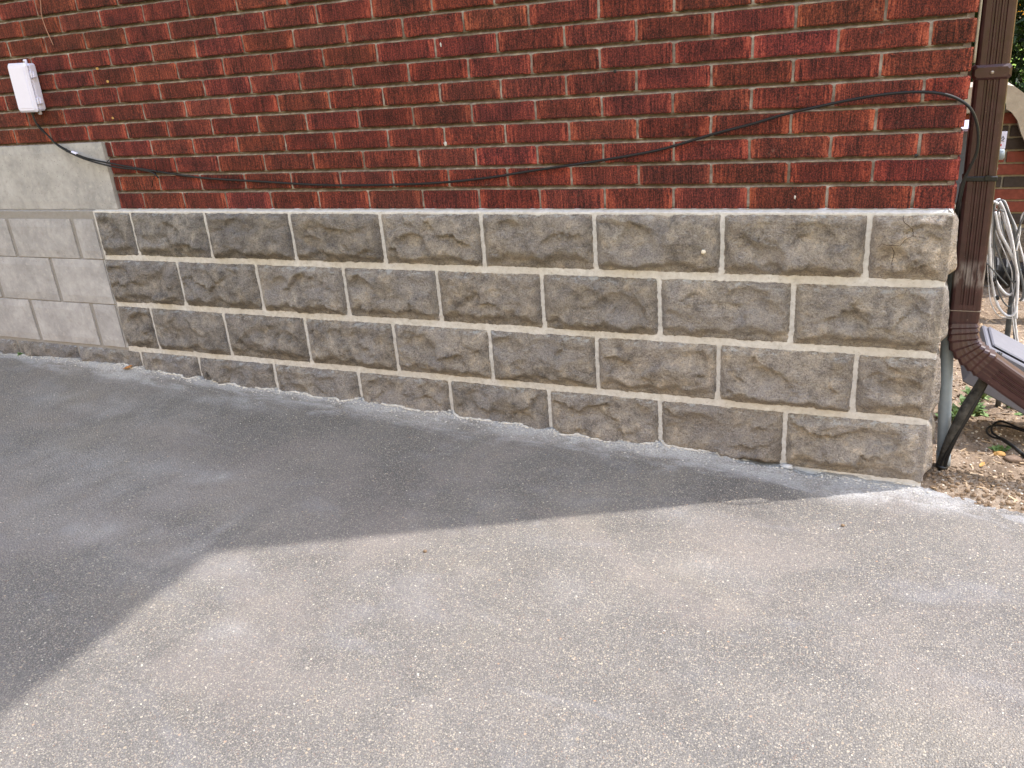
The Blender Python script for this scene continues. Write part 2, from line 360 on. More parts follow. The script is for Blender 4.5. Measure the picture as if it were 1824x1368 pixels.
def drive_sheet():
    xs = list(np.arange(-8, -4.3, .15))+list(np.arange(-4.3, .32, .0125))+list(np.arange(.34, 4, .12))
    ys = list(np.arange(-7, -2.3, .2))+list(np.arange(-2.3, -.3, .04))+list(np.arange(-.3, -.07, .012))+list(np.arange(-.07, .0, .006))+[0.0, .012, .05, .12]
    nx, ny = len(xs), len(ys)
    V = [(x, y, zdrive(x, y)) for y in ys for x in xs]
    F = [(j*nx+i, j*nx+i+1, (j+1)*nx+i+1, (j+1)*nx+i) for j in range(ny-1) for i in range(nx-1)]
    o = mk('driveway', V, F, M['asphalt'], None, True); tag(o, kind='structure')
    a = o.data.attributes.new('dust', 'FLOAT', 'POINT'); vals = []
    blobs = [(-.17, -.11, .20, .05, .6), (.05, -.09, .10, .035, .5), (-1.17, -.50, .07, .035, .35), (-2.16, -.67, .09, .05, .35), (-2.6, -.75, .55, .16, .30), (-2.2, -1.05, .5, .12, .25), (-3.0, -.35, .5, .12, .28), (-.83, -.83, .13, .07, .14), (-.48, -.63, .18, .05, .20),
             (-.95, -.66, .10, .05, .14), (-.65, -.40, .10, .04, .25), (-1.9, -.93, .02, .09, .4), (-2.6, -.16, .35, .05, .35), (-3.2, -.10, .3, .05, .5), (-1.6, -.09, .4, .03, .45), (-1.55, -1.28, .08, .035, .4), (-.7, -.06, .5, .025, .5)]
    for (x, y, z) in V:
        s = 0
        if y > -1.6 and x > -4.3:
            for bx, by, rx, ry, w in blobs:
                q = ((x-bx)/rx)**2+((y-by)/ry)**2
                if q < 6: s += w*math.exp(-q)*(0.7+0.9*fbm(x*9, y*9, 5, 3))
            d = max(0, -y-.03); nz = fbm(x*3, y*4, 7, 4)
            s += 0.55*math.exp(-(d/0.03)**2)*(0.6+0.8*nz)
        vals.append(max(0, min(1, s)))
    a.data.foreach_set('value', vals)
drive_sheet()
def edge_y(x): return -.004-.31*x if x < .3 else -.097-.1*(x-.3)
def zdirt(x, y):
    z = -.832-.02*x-.03*max(y, 0)+.010*fbm(x*5, y*5, 3, 4)+.006*fbm(x*28, y*28, 4, 4)
    z += .020*math.exp(-((x-.13)/.12)**2-((y-.05)/.06)**2)
    d = y-edge_y(x); z += -0.015+0.022*sstep(-.03, .05, d) if d < .05 else .007
    return z
def dirt_sheet():
    xs = list(np.arange(-.12, .62, .009))+list(np.arange(.64, 4, .10)); ys = list(np.arange(-.36, .9, .010))+list(np.arange(.92, 3.4, .03))
    nx, ny = len(xs), len(ys); V = [(x, y, zdirt(x, y)) for y in ys for x in xs]
    F = [(j*nx+i, j*nx+i+1, (j+1)*nx+i+1, (j+1)*nx+i) for j in range(ny-1) for i in range(nx-1) if ys[j] > edge_y(xs[i])-.08 and (xs[i] > -.03 or ys[j] < 0.0)]
    tag(mk('dirt', V, F, M['dirt'], None, True), kind='structure')
dirt_sheet()
def lawn():
    R = 150; V = []; F = []
    xs = [-R, -60, -25, -8.2, 4.5, 12, 25, 60, R]; ys = [-R, -60, -25, -7.2, 3.2, 8, 14, 25, 60, R]
    nx = len(xs)
    for y in ys:
        for x in xs:
            z = -1.0 if (-8.3 < x < 4.6 and -7.3 < y < 3.3) else -.98
            V.append((x, y, z))
    F = [(j*nx+i, j*nx+i+1, (j+1)*nx+i+1, (j+1)*nx+i) for j in range(len(ys)-1) for i in range(nx-1)]
    m = Mat('lawn_ground', 0.9, 0.1); v = m.vec(); n = m.noise(v, 1.2, 6, 0.7)
    m.color(m.ramp(n, [(0.3, lin(84, 112, 44)), (0.7, lin(134, 158, 70))])); m.nrm(m.bump(m.noise(v, 60, 4), 0.03, 1))
    tag(mk('lawn', V, F, m.m), kind='structure')
lawn()

# ------------------------------------------------------------ house
YB = .0261; HB = .06806; WB = .21891; XB = .01036; CX = .004
house = empty('brick_house', (0, 0, -.83))
tag(house, 'red rug brick house on a base of grey rock faced stone blocks', 'house')
HP = Matrix.Translation((0, 0, .83))
def hp(o):                        # parent to the house while keeping world coordinates
    o.parent = house; o.matrix_parent_inverse = Matrix.Translation((0, 0, .83)); return o
core = MB(); core.box(-8, -.014, YB+.022, 6, 0.004, 3.2); core.box(-8, -.012, .016, 6, -1.2, 0.002)
hp(core.out('wall_core', M['bmort']))

def brick_mesh(L, H, D, seed, right_open=False):
    """front face at y=0 (outwards -y); centre of face at the origin; ragged wire-cut arrises"""
    rnd = random.Random(seed); m_ = .0075
    xs = [-L/2, -L/2+m_]+[(-L/2+m_)+(L-2*m_)*k/7 for k in range(1, 7)]+[L/2-m_, L/2]
    zs = [-H/2, -H/2+.004, -H*.17, H*.17, H/2-.004, H/2]
    nx, nz = len(xs), len(zs); V = []; A = []
    for j, z in enumerate(zs):
        for i, x in enumerate(xs):
            e = (i in (0, nx-1)) or (j in (0, nz-1)); c = (i in (0, nx-1)) and (j in (0, nz-1))
            y = rnd.uniform(-.0008, .0006)
            if e: y += .0022+rnd.uniform(-.0004, .0012)
            if c: y += .0025
            dx = rnd.uniform(-.0009, .0009) if i in (0, nx-1) else 0
            dz = rnd.uniform(-.0013, .0010)*(1 if j else -1) if j in (0, nz-1) else 0
            V.append((x+dx, y, z+dz)); A.append(1.0 if i in (0, nx-1) else (0.75 if i in (1, nx-2) else 0.0))
    F = [(j*nx+i, j*nx+i+1, (j+1)*nx+i+1, (j+1)*nx+i) for j in range(nz-1) for i in range(nx-1)]
    per = [i for i in range(nx)]+[j*nx+nx-1 for j in range(1, nz)]+[(nz-1)*nx+i for i in range(nx-2, -1, -1)]+[j*nx for j in range(nz-2, 0, -1)]
    b = len(V)
    for p in per: V.append((V[p][0], D, V[p][2])); A.append(A[p]*.6)
    n = len(per)
    for k in range(n):
        q = (k+1) % n; F.append((per[q], per[k], b+k, b+q))
    F.append(tuple(b+k for k in range(n)))
    me = bpy.data.meshes.new('brick'); me.from_pydata(V, [], F); me.update(); me.materials.append(M['brick'])
    a = me.attributes.new('margin', 'FLOAT', 'POINT'); a.data.foreach_set('value', A)
    return me
LS = WB-.010; LH = .056
stretch = [brick_mesh(LS, LH, .03, s) for s in range(14)]
half_c = [brick_mesh(.0945, LH, .20, 50+s) for s in range(4)]
full_c = [brick_mesh(LS-.0015, LH, .09, 60+s) for s in range(4)]
JOINTS = {}     # head joints per row, for the mortar
loose = MB()
def btint():
    t = random.gauss(0, 1); k = 1+.10*t
    return (k*random.uniform(.94, 1.04), k*random.uniform(.90, 1.12), k*random.uniform(.90, 1.14), 1)
def brick_obj(me, x, y, z, sx=1.0, rot=0.0):
    o = bpy.data.objects.new('brick', me); COL.objects.link(o); o.location = (x, y+random.uniform(-.0009, .0009), z+random.uniform(-.0007, .0007))
    o.rotation_euler = (random.gauss(0, .006), random.gauss(0, .0022), rot); o.scale = (sx, 1, 1); o.color = btint(); hp(o)
    if z < HB: o.scale.z = (LH+.009)/LH; o.location.z -= .0045
for r in range(0, 47):
    z = (r+.5)*HB+.0015; even = r % 2 == 0
    js = [XB-WB*(n+.5) for n in range(40)] if even else [XB-WB*n for n in range(1, 40)]
    js = [j+random.uniform(-.0022, .0022) for j in js]; JOINTS[r] = js
    ztop = .50+.094*3.9
    def inview(xc): return z < .56-.094*xc and xc > -3.85
    # corner brick
    if z < .62:
        if even: brick_obj(random.choice(half_c), (js[0]+.004+CX)/2, YB, z, (CX-js[0]-.004)/.0945)
        else: brick_obj(random.choice(full_c), (js[0]+.004+CX)/2, YB, z, (CX-js[0]-.004)/(LS-.0015))
    else: loose.box(js[0]+.004, CX, YB, YB+.1, z-LH/2, z+LH/2)
    for a, b in zip(js[:-1], js[1:]):       # brick between b (left) and a (right)
        x0, x1 = b+.004, a-.004
        if r < 4:
            if x1 < -3.06: continue
            if x0 < -3.085: x0 = -3.085+.006
            if x1-x0 < .02: continue
        if x0 < -8: break
        xc = (x0+x1)/2
        if inview(xc): brick_obj(random.choice(stretch), xc, YB, z, (x1-x0)/LS)
        else: loose.box(x0, x1, YB, YB+.03, z-LH/2, z+LH/2)
    # flank wall bricks, turned the corner
    y = YB+(.20 if even else .10)
    while y < 6: loose.box(-.03, CX, y+.005, min(6, y+WB-.005), z-LH/2, z+LH/2); y += WB
o = loose.out('brick', M['brick']); hp(o); tag(o, kind='stuff')

# detailed brick mortar, raked joints with pale head joints
def mortar_grid():
    xs = np.arange(-3.95, -.005, .0065); rows = 15; V = []; A = []
    zs = []
    for r in range(rows):
        zb = r*HB+.0015
        zs += [zb-.0055, zb-.002, zb+.0015, zb+.0055, zb+.012, zb+.034, zb+.056]
    zs = zs[1:]; zs[0] = -.001
    jr = {r: np.array(JOINTS[r]) for r in range(rows)}
    for z in zs:
        r = int((z-.0015+.0065)//HB); r = max(0, min(rows-1, r)); loc = (z-.0015)-r*HB
        for x in xs:
            dj = float(np.min(np.abs(jr[r]-x))) if 0.004 < loc < .063 else 1
            n = fbm(x*22, z*22, 2, 3)
            if dj < .012: y = YB+.0045+.002*n+.0012*fbm(x*90, z*90, 4, 2); a = .42+.9*n
            else:
                y = YB+.0170-.0135*sstep(.004, -.006, loc)+.0025*n+.0012*fbm(x*80, z*150, 4, 2); a = .10+.35*max(0, n)+.55*sstep(-.0015, -.0055, loc)*(.6+.8*n)  # lower lip of bed joints painted paler, as light caught on the mortar slope
            V.append((x, y, z+.0007*fbm(x*30, z, 9, 2))); A.append(max(0, min(1, a)))
    nx, nz = len(xs), len(zs)
    F = [(j*nx+i, j*nx+i+1, (j+1)*nx+i+1, (j+1)*nx+i) for j in range(nz-1) for i in range(nx-1)]
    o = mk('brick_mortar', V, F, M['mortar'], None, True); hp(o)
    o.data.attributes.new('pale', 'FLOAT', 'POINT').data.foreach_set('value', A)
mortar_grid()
# mortar in the corner joints, between brick returns
cm = MB()
for r in range(0, 11): cm.box(-.02, -.003, YB+.006, .3, r*HB-.006, r*HB+.009)
hp(cm.out('corner_mortar', M['mortar']))
# mortar blobs left on the brickwork where joints were overfilled
sm = MB()
def blob(mb, x, y, z, rx, ry, rz, seed, n=7, m=5):
    V = []; F = []
    for j in range(m+1):
        th = math.pi*j/m
        for i in range(n):
            ph = 2*math.pi*i/n; d = Vector((math.sin(th)*math.cos(ph), math.sin(th)*math.sin(ph), math.cos(th)))
            k = 1+.45*MN.noise(d*1.6+Vector((seed*3.1, seed*1.7, 0))); V.append((x+d.x*rx*k, y+d.y*ry*k, z+d.z*rz*k))
    for j in range(m):
        for i in range(n): F.append((j*n+i, (j+1)*n+i, (j+1)*n+(i+1) % n, j*n+(i+1) % n))
    mb.add(V, F)
for k in range(3):
    r = random.randrange(0, 12); js = [j for j in JOINTS[r] if j > -3.5]; x = random.choice(js)
    blob(sm, x+random.uniform(-.006, .006), YB+.002, (r+random.choice((.12, .9)))*HB+.004, random.uniform(.003, .007), .0025, random.uniform(.003, .010), k)
for (x, z) in [(-1.50, .52), (-.405, .035)]:
    blob(sm, x, YB-.0005, z, .003, .002, .006, x*9)
o = sm.out('mortar_smear', M['cream'], None, True); hp(o); tag(o, kind='stuff')

# ---- stone blocks
ZL = [0.0, -.200, -.408, -.616, -.824]; JH = .009
SJ = [[-.203, -.603, -1.002, -1.399, -1.795, -2.192, -2.604, -3.002], [-.393, -.795, -1.194, -1.592, -1.988, -2.396, -2.806],
      [-.207, -.608, -1.010, -1.406, -1.803, -2.206, -2.615, -3.020], [-.398, -.797, -1.194, -1.590, -1.991, -2.404, -2.809, -3.147, -3.543, -3.957, -4.36]]
SL = [-3.205, -3.215, -3.215, None]
def rock(w, h, seed, amp=.034, side=False, openr=False, edge=.55, fs=1.0, ns=1.0):
    """height above the margin plane of a cast rock face: broad split facets, a ridge, an undercut lip and shell-shaped chips"""
    rnd = random.Random(seed)
    ridge = rnd.uniform(.20, .34)*h; rph = rnd.uniform(0, 9); scoops = []
    for _ in range(rnd.choice((1, 2, 2, 3)) if fs > .5 else 0):
        scoops.append((rnd.uniform(.15, .85)*w, rnd.uniform(.35, .75)*h, rnd.uniform(.030, .058), rnd.uniform(.009, .014)))
    nf = max(5, int(w*h/.0052)); fac = []
    for _ in range(nf):
        fac.append((rnd.uniform(0, w), rnd.uniform(0, h), rnd.uniform(-.20, .20), rnd.choice((rnd.uniform(-.50, -.15), rnd.uniform(-.30, .10), rnd.uniform(.15, .50))), rnd.uniform(-.006, .005)))
    def H(x, z):
        n0 = fbm(x*30+seed, z*30, seed*.37, 4)
        dxo = min(x, w-x); dz0, dz1 = z, h-z
        jag = .0017*fbm(x*110, z*110, seed*1.3, 3)
        e = min(dxo, dz0, dz1)+jag
        rz = ridge+.022*fbm(x*12, 0, seed+rph, 3)
        f = amp*(1-.50*max(0, (z-rz))/(h-rz)) if z > rz else amp*(.06+.94*sstep(.25, 1.0, z/rz))
        wx = x+.016*fbm(x*24, z*24, seed+3.3, 3); wz = z+.016*fbm(x*24, z*24, seed+8.1, 3)
        ds = [((wx-a)**2+((wz-b)*1.25)**2, k) for k, (a, b, c, d, q) in enumerate(fac)]
        ds.sort(); sw = 0; sv = 0; m0 = math.sqrt(ds[0][0])
        for d2, k in ds[:3]:
            a, b, gx, gz, q = fac[k]; wt = math.exp(-(math.sqrt(d2)-m0)/.0028); sw += wt; sv += wt*(q+gx*(x-a)+gz*(z-b))
        f += fs*max(-.0105, min(.0105, sv/sw*.72))
        for (sx, sz, sr, sd_) in scoops:
            qq = math.hypot((x-sx)*.7, z-sz)/sr
            if qq < 1: f -= sd_*(1-qq*qq)**.6*sstep(1.0, .84, qq)*(1.15-.6*sstep(sz+.01, sz-.03, z))
        f = min(f, edge*max(0, dxo)+.009, 1.0*dz1+.005)
        f += ns*(.0032*n0+.0018*fbm(x*95, z*95, seed, 3))
        f = max(f, .0060+.0015*n0)
        rim = sstep(0, .009, e)
        return -.007+rim*.0085+f*(.45*sstep(.0, .008, e)+.55*sstep(.006, .024, e))
    return H
def stone_front(x0, x1, z0, z1, seed, res=.0058, wrap=0.0, tint=(1, 1, 1), amp=.034):
    """block between joint centres; wrap>0: return length round the corner at x1 (=corner)"""
    cell0 = x0+.0008; z0c, z1c = z0+.0045, z1-.0045
    w = (x1 if wrap else x1-.0008)-cell0; h = z1c-z0c
    nx = max(6, int(w/res)); nz = max(6, int(h/res))
    Hf = rock(w, h, seed, amp, openr=bool(wrap))
    V = []; F = []
    ox, oz = cell0+w/2, z0c+h/2
    for j in range(nz+1):
        for i in range(nx+1):
            x, z = w*i/nx, h*j/nz; hh = Hf(x, z)
            if wrap:
                c = sstep(.0, .03, w-x); e = min(z, h-z)
                edge = .0012*fbm(z*70, 0, seed, 3)+.0065
                hh = hh*c+edge*(1-c) if x > w-.03 else hh
                if e < .004: hh = min(hh, -.005)
            V.append((cell0+x-ox, -hh, z0c+z-oz))
    n1 = nx+1
    F = [(j*n1+i, j*n1+i+1, (j+1)*n1+i+1, (j+1)*n1+i) for j in range(nz) for i in range(nx)]
    if wrap:
        wy = wrap-JH; ny = max(6, int(wy/res)); Hs = rock(wy, h, seed+77, .024, edge=.8, fs=.12, ns=.55)
        b = len(V)
        for j in range(nz+1):
            for i in range(1, ny+1):
                y, z = wy*i/ny, h*j/nz; c = sstep(0, .02, y); hh = Hs(y, z)*c+(.0055)*(1-c)
                if min(z, h-z) < .004: hh = min(hh, -.005)
                fy = V[j*n1+nx][1]*(1-c)
                V.append((cell0+w-ox+hh, y+fy, z0c+z-oz))
        for j in range(nz):
            for i in range(ny):
                def I(a, bb): return b+bb*ny+a-1 if a > 0 else bb*n1+nx
                F.append((I(i, j), I(i+1, j), I(i+1, j+1), I(i, j+1)))
    o = mk('stone_block', V, F, M['stone'], None, True); o.location = (ox, 0, oz); hp(o)
    t = random.uniform(.86, 1.14); o.color = (tint[0]*t, tint[1]*t, tint[2]*t, 1)
    return o
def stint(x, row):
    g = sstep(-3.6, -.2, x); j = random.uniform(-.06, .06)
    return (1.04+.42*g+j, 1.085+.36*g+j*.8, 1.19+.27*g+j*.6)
seed = 11
for row in range(4):
    z1, z0 = ZL[row], ZL[row+1]; js = SJ[row]
    seed += 1
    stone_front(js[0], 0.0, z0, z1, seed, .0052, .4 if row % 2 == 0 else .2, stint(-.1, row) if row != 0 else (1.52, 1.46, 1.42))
    for a, b in zip(js[:-1], js[1:]):
        seed += 1; stone_front(b, a, z0, z1, seed, .0056 if a > -2.5 else .0075, 0, stint((a+b)/2, row))
    if SL[row]:
        seed += 1; stone_front(SL[row]-.005, js[-1], z0, z1, seed, .007, 0, stint(-3.2, row))
    # flank blocks, low detail, built by turning front blocks
    y = .4 if row % 2 == 0 else .2
    while y < 5.6:
        seed += 1; w = .4
        V = []; F = []; nx, nz = 22, 12; cw, ch = w-2*JH+.006, z1-z0-2*JH+.006; Hh = rock(cw, ch, seed)
        for j in range(nz+1):
            for i in range(nx+1):
                V.append((Hh(cw*i/nx, ch*j/nz), cw*i/nx-cw/2, ch*j/nz-ch/2))
        F = [(j*(nx+1)+i, j*(nx+1)+i+1, (j+1)*(nx+1)+i+1, (j+1)*(nx+1)+i) for j in range(nz) for i in range(nx)]
        o = mk('stone_block', V, F, M['stone'], None, True); o.location = (0, y+w/2, (z0+z1)/2); hp(o); t = random.uniform(.92, 1.1); o.color = (t, t*.98, t*.92, 1)
        y += w
# cream mortar between the stones: a slightly proud, trowelled sheet, front and flank
def cream():
    V = []; F = []
    xs = list(np.arange(-4.4, -.0001, .009))+[0.0]
    zs = list(np.arange(-.846, -.004, .0075))+[-.004]
    prof = [(-.002, .003), (-.0005, .010), (.001, .018), (.003, YB+.010)]     # sloping ledge up to the first brick course
    n = len(xs)
    for z in zs:
        for x in xs:
            y = -.0030-.0016*fbm(x*16, z*16, 3, 3)-.0010*fbm(x*70, z*70, 3, 3)
            if x > -.004: y = max(y, -.002)
            V.append((x, y, z+.0012*fbm(x*26, z*9, 5, 3)))
    for dz, yy in prof:
        for x in xs: V.append((x, yy-.001*fbm(x*40, dz*50, 5, 3), dz+.0015*fbm(x*26, dz, 6, 4)))
    m = len(zs)+len(prof)
    F = [(j*n+i, j*n+i+1, (j+1)*n+i+1, (j+1)*n+i) for j in range(m-1) for i in range(n-1)]
    # flank
    b = len(V); ys = list(np.arange(0.0, .42, .009))+list(np.arange(.45, 5.8, .2)); k = len(ys)
    for z in zs:
        for y in ys: V.append((.0022+.0012*fbm(y*40, z*40, 8, 3) if y > 0 else 0.0, y-(.002 if y == 0 else 0), z))
    for y in ys: V.append((-.010, y, .004))
    F += [(b+j*k+i, b+j*k+i+1, b+(j+1)*k+i+1, b+(j+1)*k+i) for j in range(len(zs)) for i in range(k-1)]
    hp(mk('stone_mortar', V, F, M['cream'], None, True))
cream()
corner_stone = [o for o in bpy.data.objects if o.name.startswith('stone_block')][0]
bpy.context.view_layer.update()
def crack(stone, pts, r=.0008):
    P = []
    for k in range(len(pts)-1):
        for q in range(5):
            t = q/5; x = pts[k][0]*(1-t)+pts[k+1][0]*t; z = pts[k][1]*(1-t)+pts[k+1][1]*t
            x += .0022*MN.noise(Vector((x*300, z*300, 1))); z += .0022*MN.noise(Vector((x*300, z*300, 9)))
            ok, loc, nn_, ii_ = stone.ray_cast(Vector((x, -.3, z))-Vector(stone.location), Vector((0, 1, 0)))
            if ok: P.append(loc+stone.location+Vector((0, -.0001, 0)))
    if len(P) > 2:
        b = MB(); b.tube(P, r, 5); hp(b.out('crack', CRK))
CRK = mat_plain('crack_shadow', (84, 74, 66), 0.95, 0.0)
pxs = lambda u, v: (-.203+(1264+u/3.965-1545)/148*.203, -(345+v/3.965-378)/126*.2)
crack(corner_stone, [pxs(*p) for p in [(1305, 490), (1315, 440), (1312, 400), (1290, 345), (1220, 340), (1185, 372)]])
crack(corner_stone, [pxs(*p) for p in [(1292, 345), (1350, 350), (1400, 300), (1440, 285), (1430, 240), (1362, 195), (1357, 150)]])
crack(corner_stone, [pxs(*p) for p in [(1440, 285), (1500, 296), (1540, 310)]], .0006)
hm = MB()
for (x, z) in [(-.102, .142), (-.93, .405)]: blob(hm, x, YB+.001, z, .005, .003, .005, x*7)
tag(hp(hm.out('hole', M['tie'])), kind='stuff')
pm = MB()
for (x, z) in [(-3.02, .545), (-2.98, .495), (-3.0, .36)]: blob(pm, x, YB-.0005, z, .008, .0015, .005, x*11)
tag(hp(pm.out('paint_fleck', M['dry'])), kind='stuff')
# smooth replacement blocks, parging and the concrete window-sill slab on the left
def smooth_block(x0, x1, z0, z1, yf, mat, name, bev=.003, tint=1.0, skew=0.0):
    nx = max(4, int((x1-x0)/.03)); nz = max(3, int((z1-z0)/.03)); V = []; hx, hz = (x1-x0)/2, (z1-z0)/2
    for j in range(nz+1):
        for i in range(nx+1):
            x, z = -hx+2*hx*i/nx, -hz+2*hz*j/nz; e = i in (0, nx) or j in (0, nz)
            V.append((x+(skew*(z/hz) if i == nx else 0), .0011*fbm(x*9+x0*7, z*9, 3, 3)+(bev if e else 0), z+(.0012*fbm(x*30, z*3, x0, 2) if e else 0)))
    n = nx+1; F = [(j*n+i, j*n+i+1, (j+1)*n+i+1, (j+1)*n+i) for j in range(nz) for i in range(nx)]
    per = list(range(n))+[j*n+nx for j in range(1, nz+1)]+[nz*n+i for i in range(nx-1, -1, -1)]+[j*n for j in range(nz-1, 0, -1)]
    b = len(V); V += [(V[p][0], .05, V[p][2]) for p in per]; k = len(per)
    F += [(per[(i+1) % k], per[i], b+i, b+(i+1) % k) for i in range(k)]
    o = mk(name, V, F, mat, None, False); o.location = ((x0+x1)/2, yf, (z0+z1)/2); hp(o); o.color = (tint, tint, tint, 1)
    return o
smooth_block(-4.8, -3.085, .003, .270, .012, M['sill'], 'concrete_slab', .002)
smooth_block(-4.8, -3.20, -.036, -.002, .0, M['sill'], 'parging_strip', .004, 1.05)
g_ = .0075
for z0, z1, js, ti in [(-.209, -.036, [-4.8, -4.16, -3.765, -3.352, -3.222], .97), (-.411, -.211, [-4.8, -4.36, -3.955, -3.556, -3.224], 1.0), (-.612, -.414, [-4.8, -4.18, -3.775, -3.374, -3.226], 1.03)]:
    for a, b in zip(js[:-1], js[1:]):
        smooth_block(a+g_*1.6, b-g_*(1.6 if b < -3.3 else .2), z0+.0015, z1-.0015, -.0115, M['block'], 'concrete_block', .0035, ti*random.uniform(.96, 1.04))
# bevelled mortar between smooth and rough blocks
jb = MB()
for z0, z1 in [(-.205, -.03), (-.408, -.213), (-.612, -.414)]:
    jb.add([(-3.226, -.004, z0), (-3.196, .002, z0), (-3.226, -.004, z1), (-3.202, .002, z1), (-3.226, .01, z0), (-3.226, .01, z1)], [(0, 1, 3, 2), (4, 0, 2, 5)])
hp(jb.out('block_mortar', M['sill']))
# roof with deep eave: casts the house's shadow on the drive
rf = MB(); rf.box(-9, 0.0, -.85, 6.3, 3.2, 3.34); hp(rf.out('roof', M['shingle']))

# pebble pressed in a stone face
def single(name, x, y, z, r, mat, label, cat, sc=(1, 1, .7), seed=1, n=10, m=7):
    b = MB(); blob(b, 0, 0, 0, r*sc[0], r*sc[1], r*sc[2], seed, n, m)
    o = b.out(name, mat, None, True); o.location = (x, y, z); tag(o, label, cat); return o
single('pebble', -.652, -.036, -.115, .007, M['pebble'], 'small white pebble stuck on a rough stone in the top row of the base', 'pebble', (1, .6, 1), 3)

# ------------------------------------------------------------ junction box on the brick wall
def junction_box():
    bx = empty('junction_box', (-3.408, YB, .498)); tag(bx, 'white plastic junction box with side latches screwed to the red brick, leaning a little', 'junction box')
    bx.rotation_euler = (0, math.radians(1.5), 0)
    w, h, d = .105, .182, .050
    def P(mb, name, mat, sm=False): return mb.out(name, mat, bx, sm)
    b = MB(); b.box(-w/2, w/2, -d*.72, 0, -h/2, h/2, None, .007); P(b, 'body', M['white'])
    l = MB(); l.box(-w/2-.003, w/2+.003, -d-.003, -d*.70, -h/2-.003, h/2+.003, None, .0075); P(l, 'lid', M['white'])
    p = MB(); p.box(-w/2+.012, w/2-.012, -d-.0045, -d-.0025, -h/2+.012, h/2-.012, None, .001); P(p, 'lid_panel', M['white'])
    for z in (.048, -.052):
        q = MB(); q.box(w/2, w/2+.010, -d*.86, -d*.42, z-.013, z+.013, None, .003); q.box(w/2+.009, w/2+.014, -d*.62, -d*.45, z-.009, z+.009); P(q, 'latch', M['white'])
    for (x, z) in ((0, h/2+.006), (-w/2-.006, .0), (.01, -h/2-.006)):
        q = MB(); q.box(x-.009, x+.009, -.010, 0, z-.010, z+.010, None, .003); t = P(q, 'mounting_tab', M['white'])
        s = MB(); s.tube([(x, -.013, z), (x, -.009, z)], .0035, 8); o = s.out('screw', M['steel'], t)
    q = MB(); q.tube([(.0, -.03, -h/2-.014), (.0, -.03, -h/2+.002)], .008, 10); P(q, 'cable_gland', M['tie'])
junction_box()

# ------------------------------------------------------------ long black cable along the wall
yc = YB-.008
CAB = [(-3.412, -.006, .395), (-3.405, -.006, .36), (-3.375, .004, .315), (-3.316, -.004, .270), (-3.171, -.016, .219), (-3.024, .004, .184), (-2.849, yc, .154), (-2.595, yc, .122), (-2.337, yc, .106), (-2.07, yc, .090),
       (-1.876, yc, .086), (-1.602, yc, .089), (-1.388, yc, .103), (-1.206, yc, .125), (-1.016, yc, .147), (-.838, yc, .171), (-.753, yc, .188), (-.638, yc, .218), (-.529, yc-.004, .242), (-.439, yc-.006, .265), (-.338, yc-.008, .284), (-.241, yc-.01, .299), (-.160, yc-.012, .306),
       (-.094, yc-.014, .305), (-.041, yc-.016, .294), (.0, .004, .271), (.022, .008, .242), (.036, .014, .200), (.039, .020, .151), (.028, .026, .109), (.016, .034, .070), (.012, .045, .02), (.012, .11, -.05), (.012, .24, -.13), (.016, .36, -.22), (.018, .48, -.36), (.016, .55, -.6), (.016, .55, -.9)]
cb = empty('cable', CAB[0]); tag(cb, 'long black cable sagging across the red brick from the white box to the downspout', 'cable')
def part(mb, name, mat, par, smooth=True):
    o = mb.out(name, mat, par, smooth); o.matrix_parent_inverse = Matrix.Translation(par.location).inverted(); return o
b = MB(); b.tube(catmull(CAB, 7), .0038, 8); part(b, 'strand', M['cable'], cb)
S2 = [(-3.410, -.008, .395), (-3.392, -.010, .345), (-3.36, .0, .305), (-3.30, -.010, .262), (-3.17, -.020, .214), (-3.03, -.003, .176), (-2.90, yc-.004, .158), (-2.84, yc-.006, .146), (-2.815, yc-.008, .128)]
b = MB(); b.tube(catmull(S2, 7), .0034, 7); part(b, 'strand', M['cable'], cb)
for (x, z, a) in [(-3.262, .246, .5), (-3.07, .192, .3), (-2.815, .148, 1.4), (-2.93, .166, 1.1)]:
    b = MB(); y = -.008 if x < -3.09 else yc
    dx, dz = math.cos(a+1.57), math.sin(a+1.57)
    b.tube([(x-dx*.008, y, z-dz*.008), (x-dx*.004, y-.008, z-dz*.004), (x+dx*.004, y-.008, z+dz*.004), (x+dx*.009, y, z+dz*.009)], .0018, 5)
    b.tube([(x, y-.008, z), (x+.008, y-.012, z+.028), (x+.006, y-.010, z+.05)] if x > -2.9 else [(x, y-.008, z), (x+.02, y-.012, z-.006)], .0014, 5)
    part(b, 'cable_tie', M['tie'], cb)
b = MB(); b.tube([(-2.83, yc-.004, .145), (-2.855, yc, .118), (-2.872, yc, .088)], .0014, 5); part(b, 'cable_tie', M['tie'], cb)
b = MB(); b.tube([(-3.232, -.012, .2405), (-3.205, -.013, .2305)], .0060, 8); part(b, 'white_marker', M['white'], cb)
b = MB(); b.tube(catmull([(.030, .03, .118), (.020, .040, .07), (.016, .060, 0.0), (.016, .14, -.08), (.018, .28, -.2), (.020, .42, -.4), (.02, .5, -.9)], 6), .0035, 7); part(b, 'strand', M['cable'], cb)
# pale loose string hanging at the top left
b = MB(); b.tube(catmull([(-3.222, YB-.006, .98), (-3.226, YB-.004, .86), (-3.229, YB-.005, .80), (-3.238, YB-.008, .755), (-3.236, YB-.006, .705), (-3.222, YB-.004, .645)], 6), .0016, 5)
tag(b.out('string', M['string'], None, True), 'thin pale string hanging down the brick above the white box', 'string')

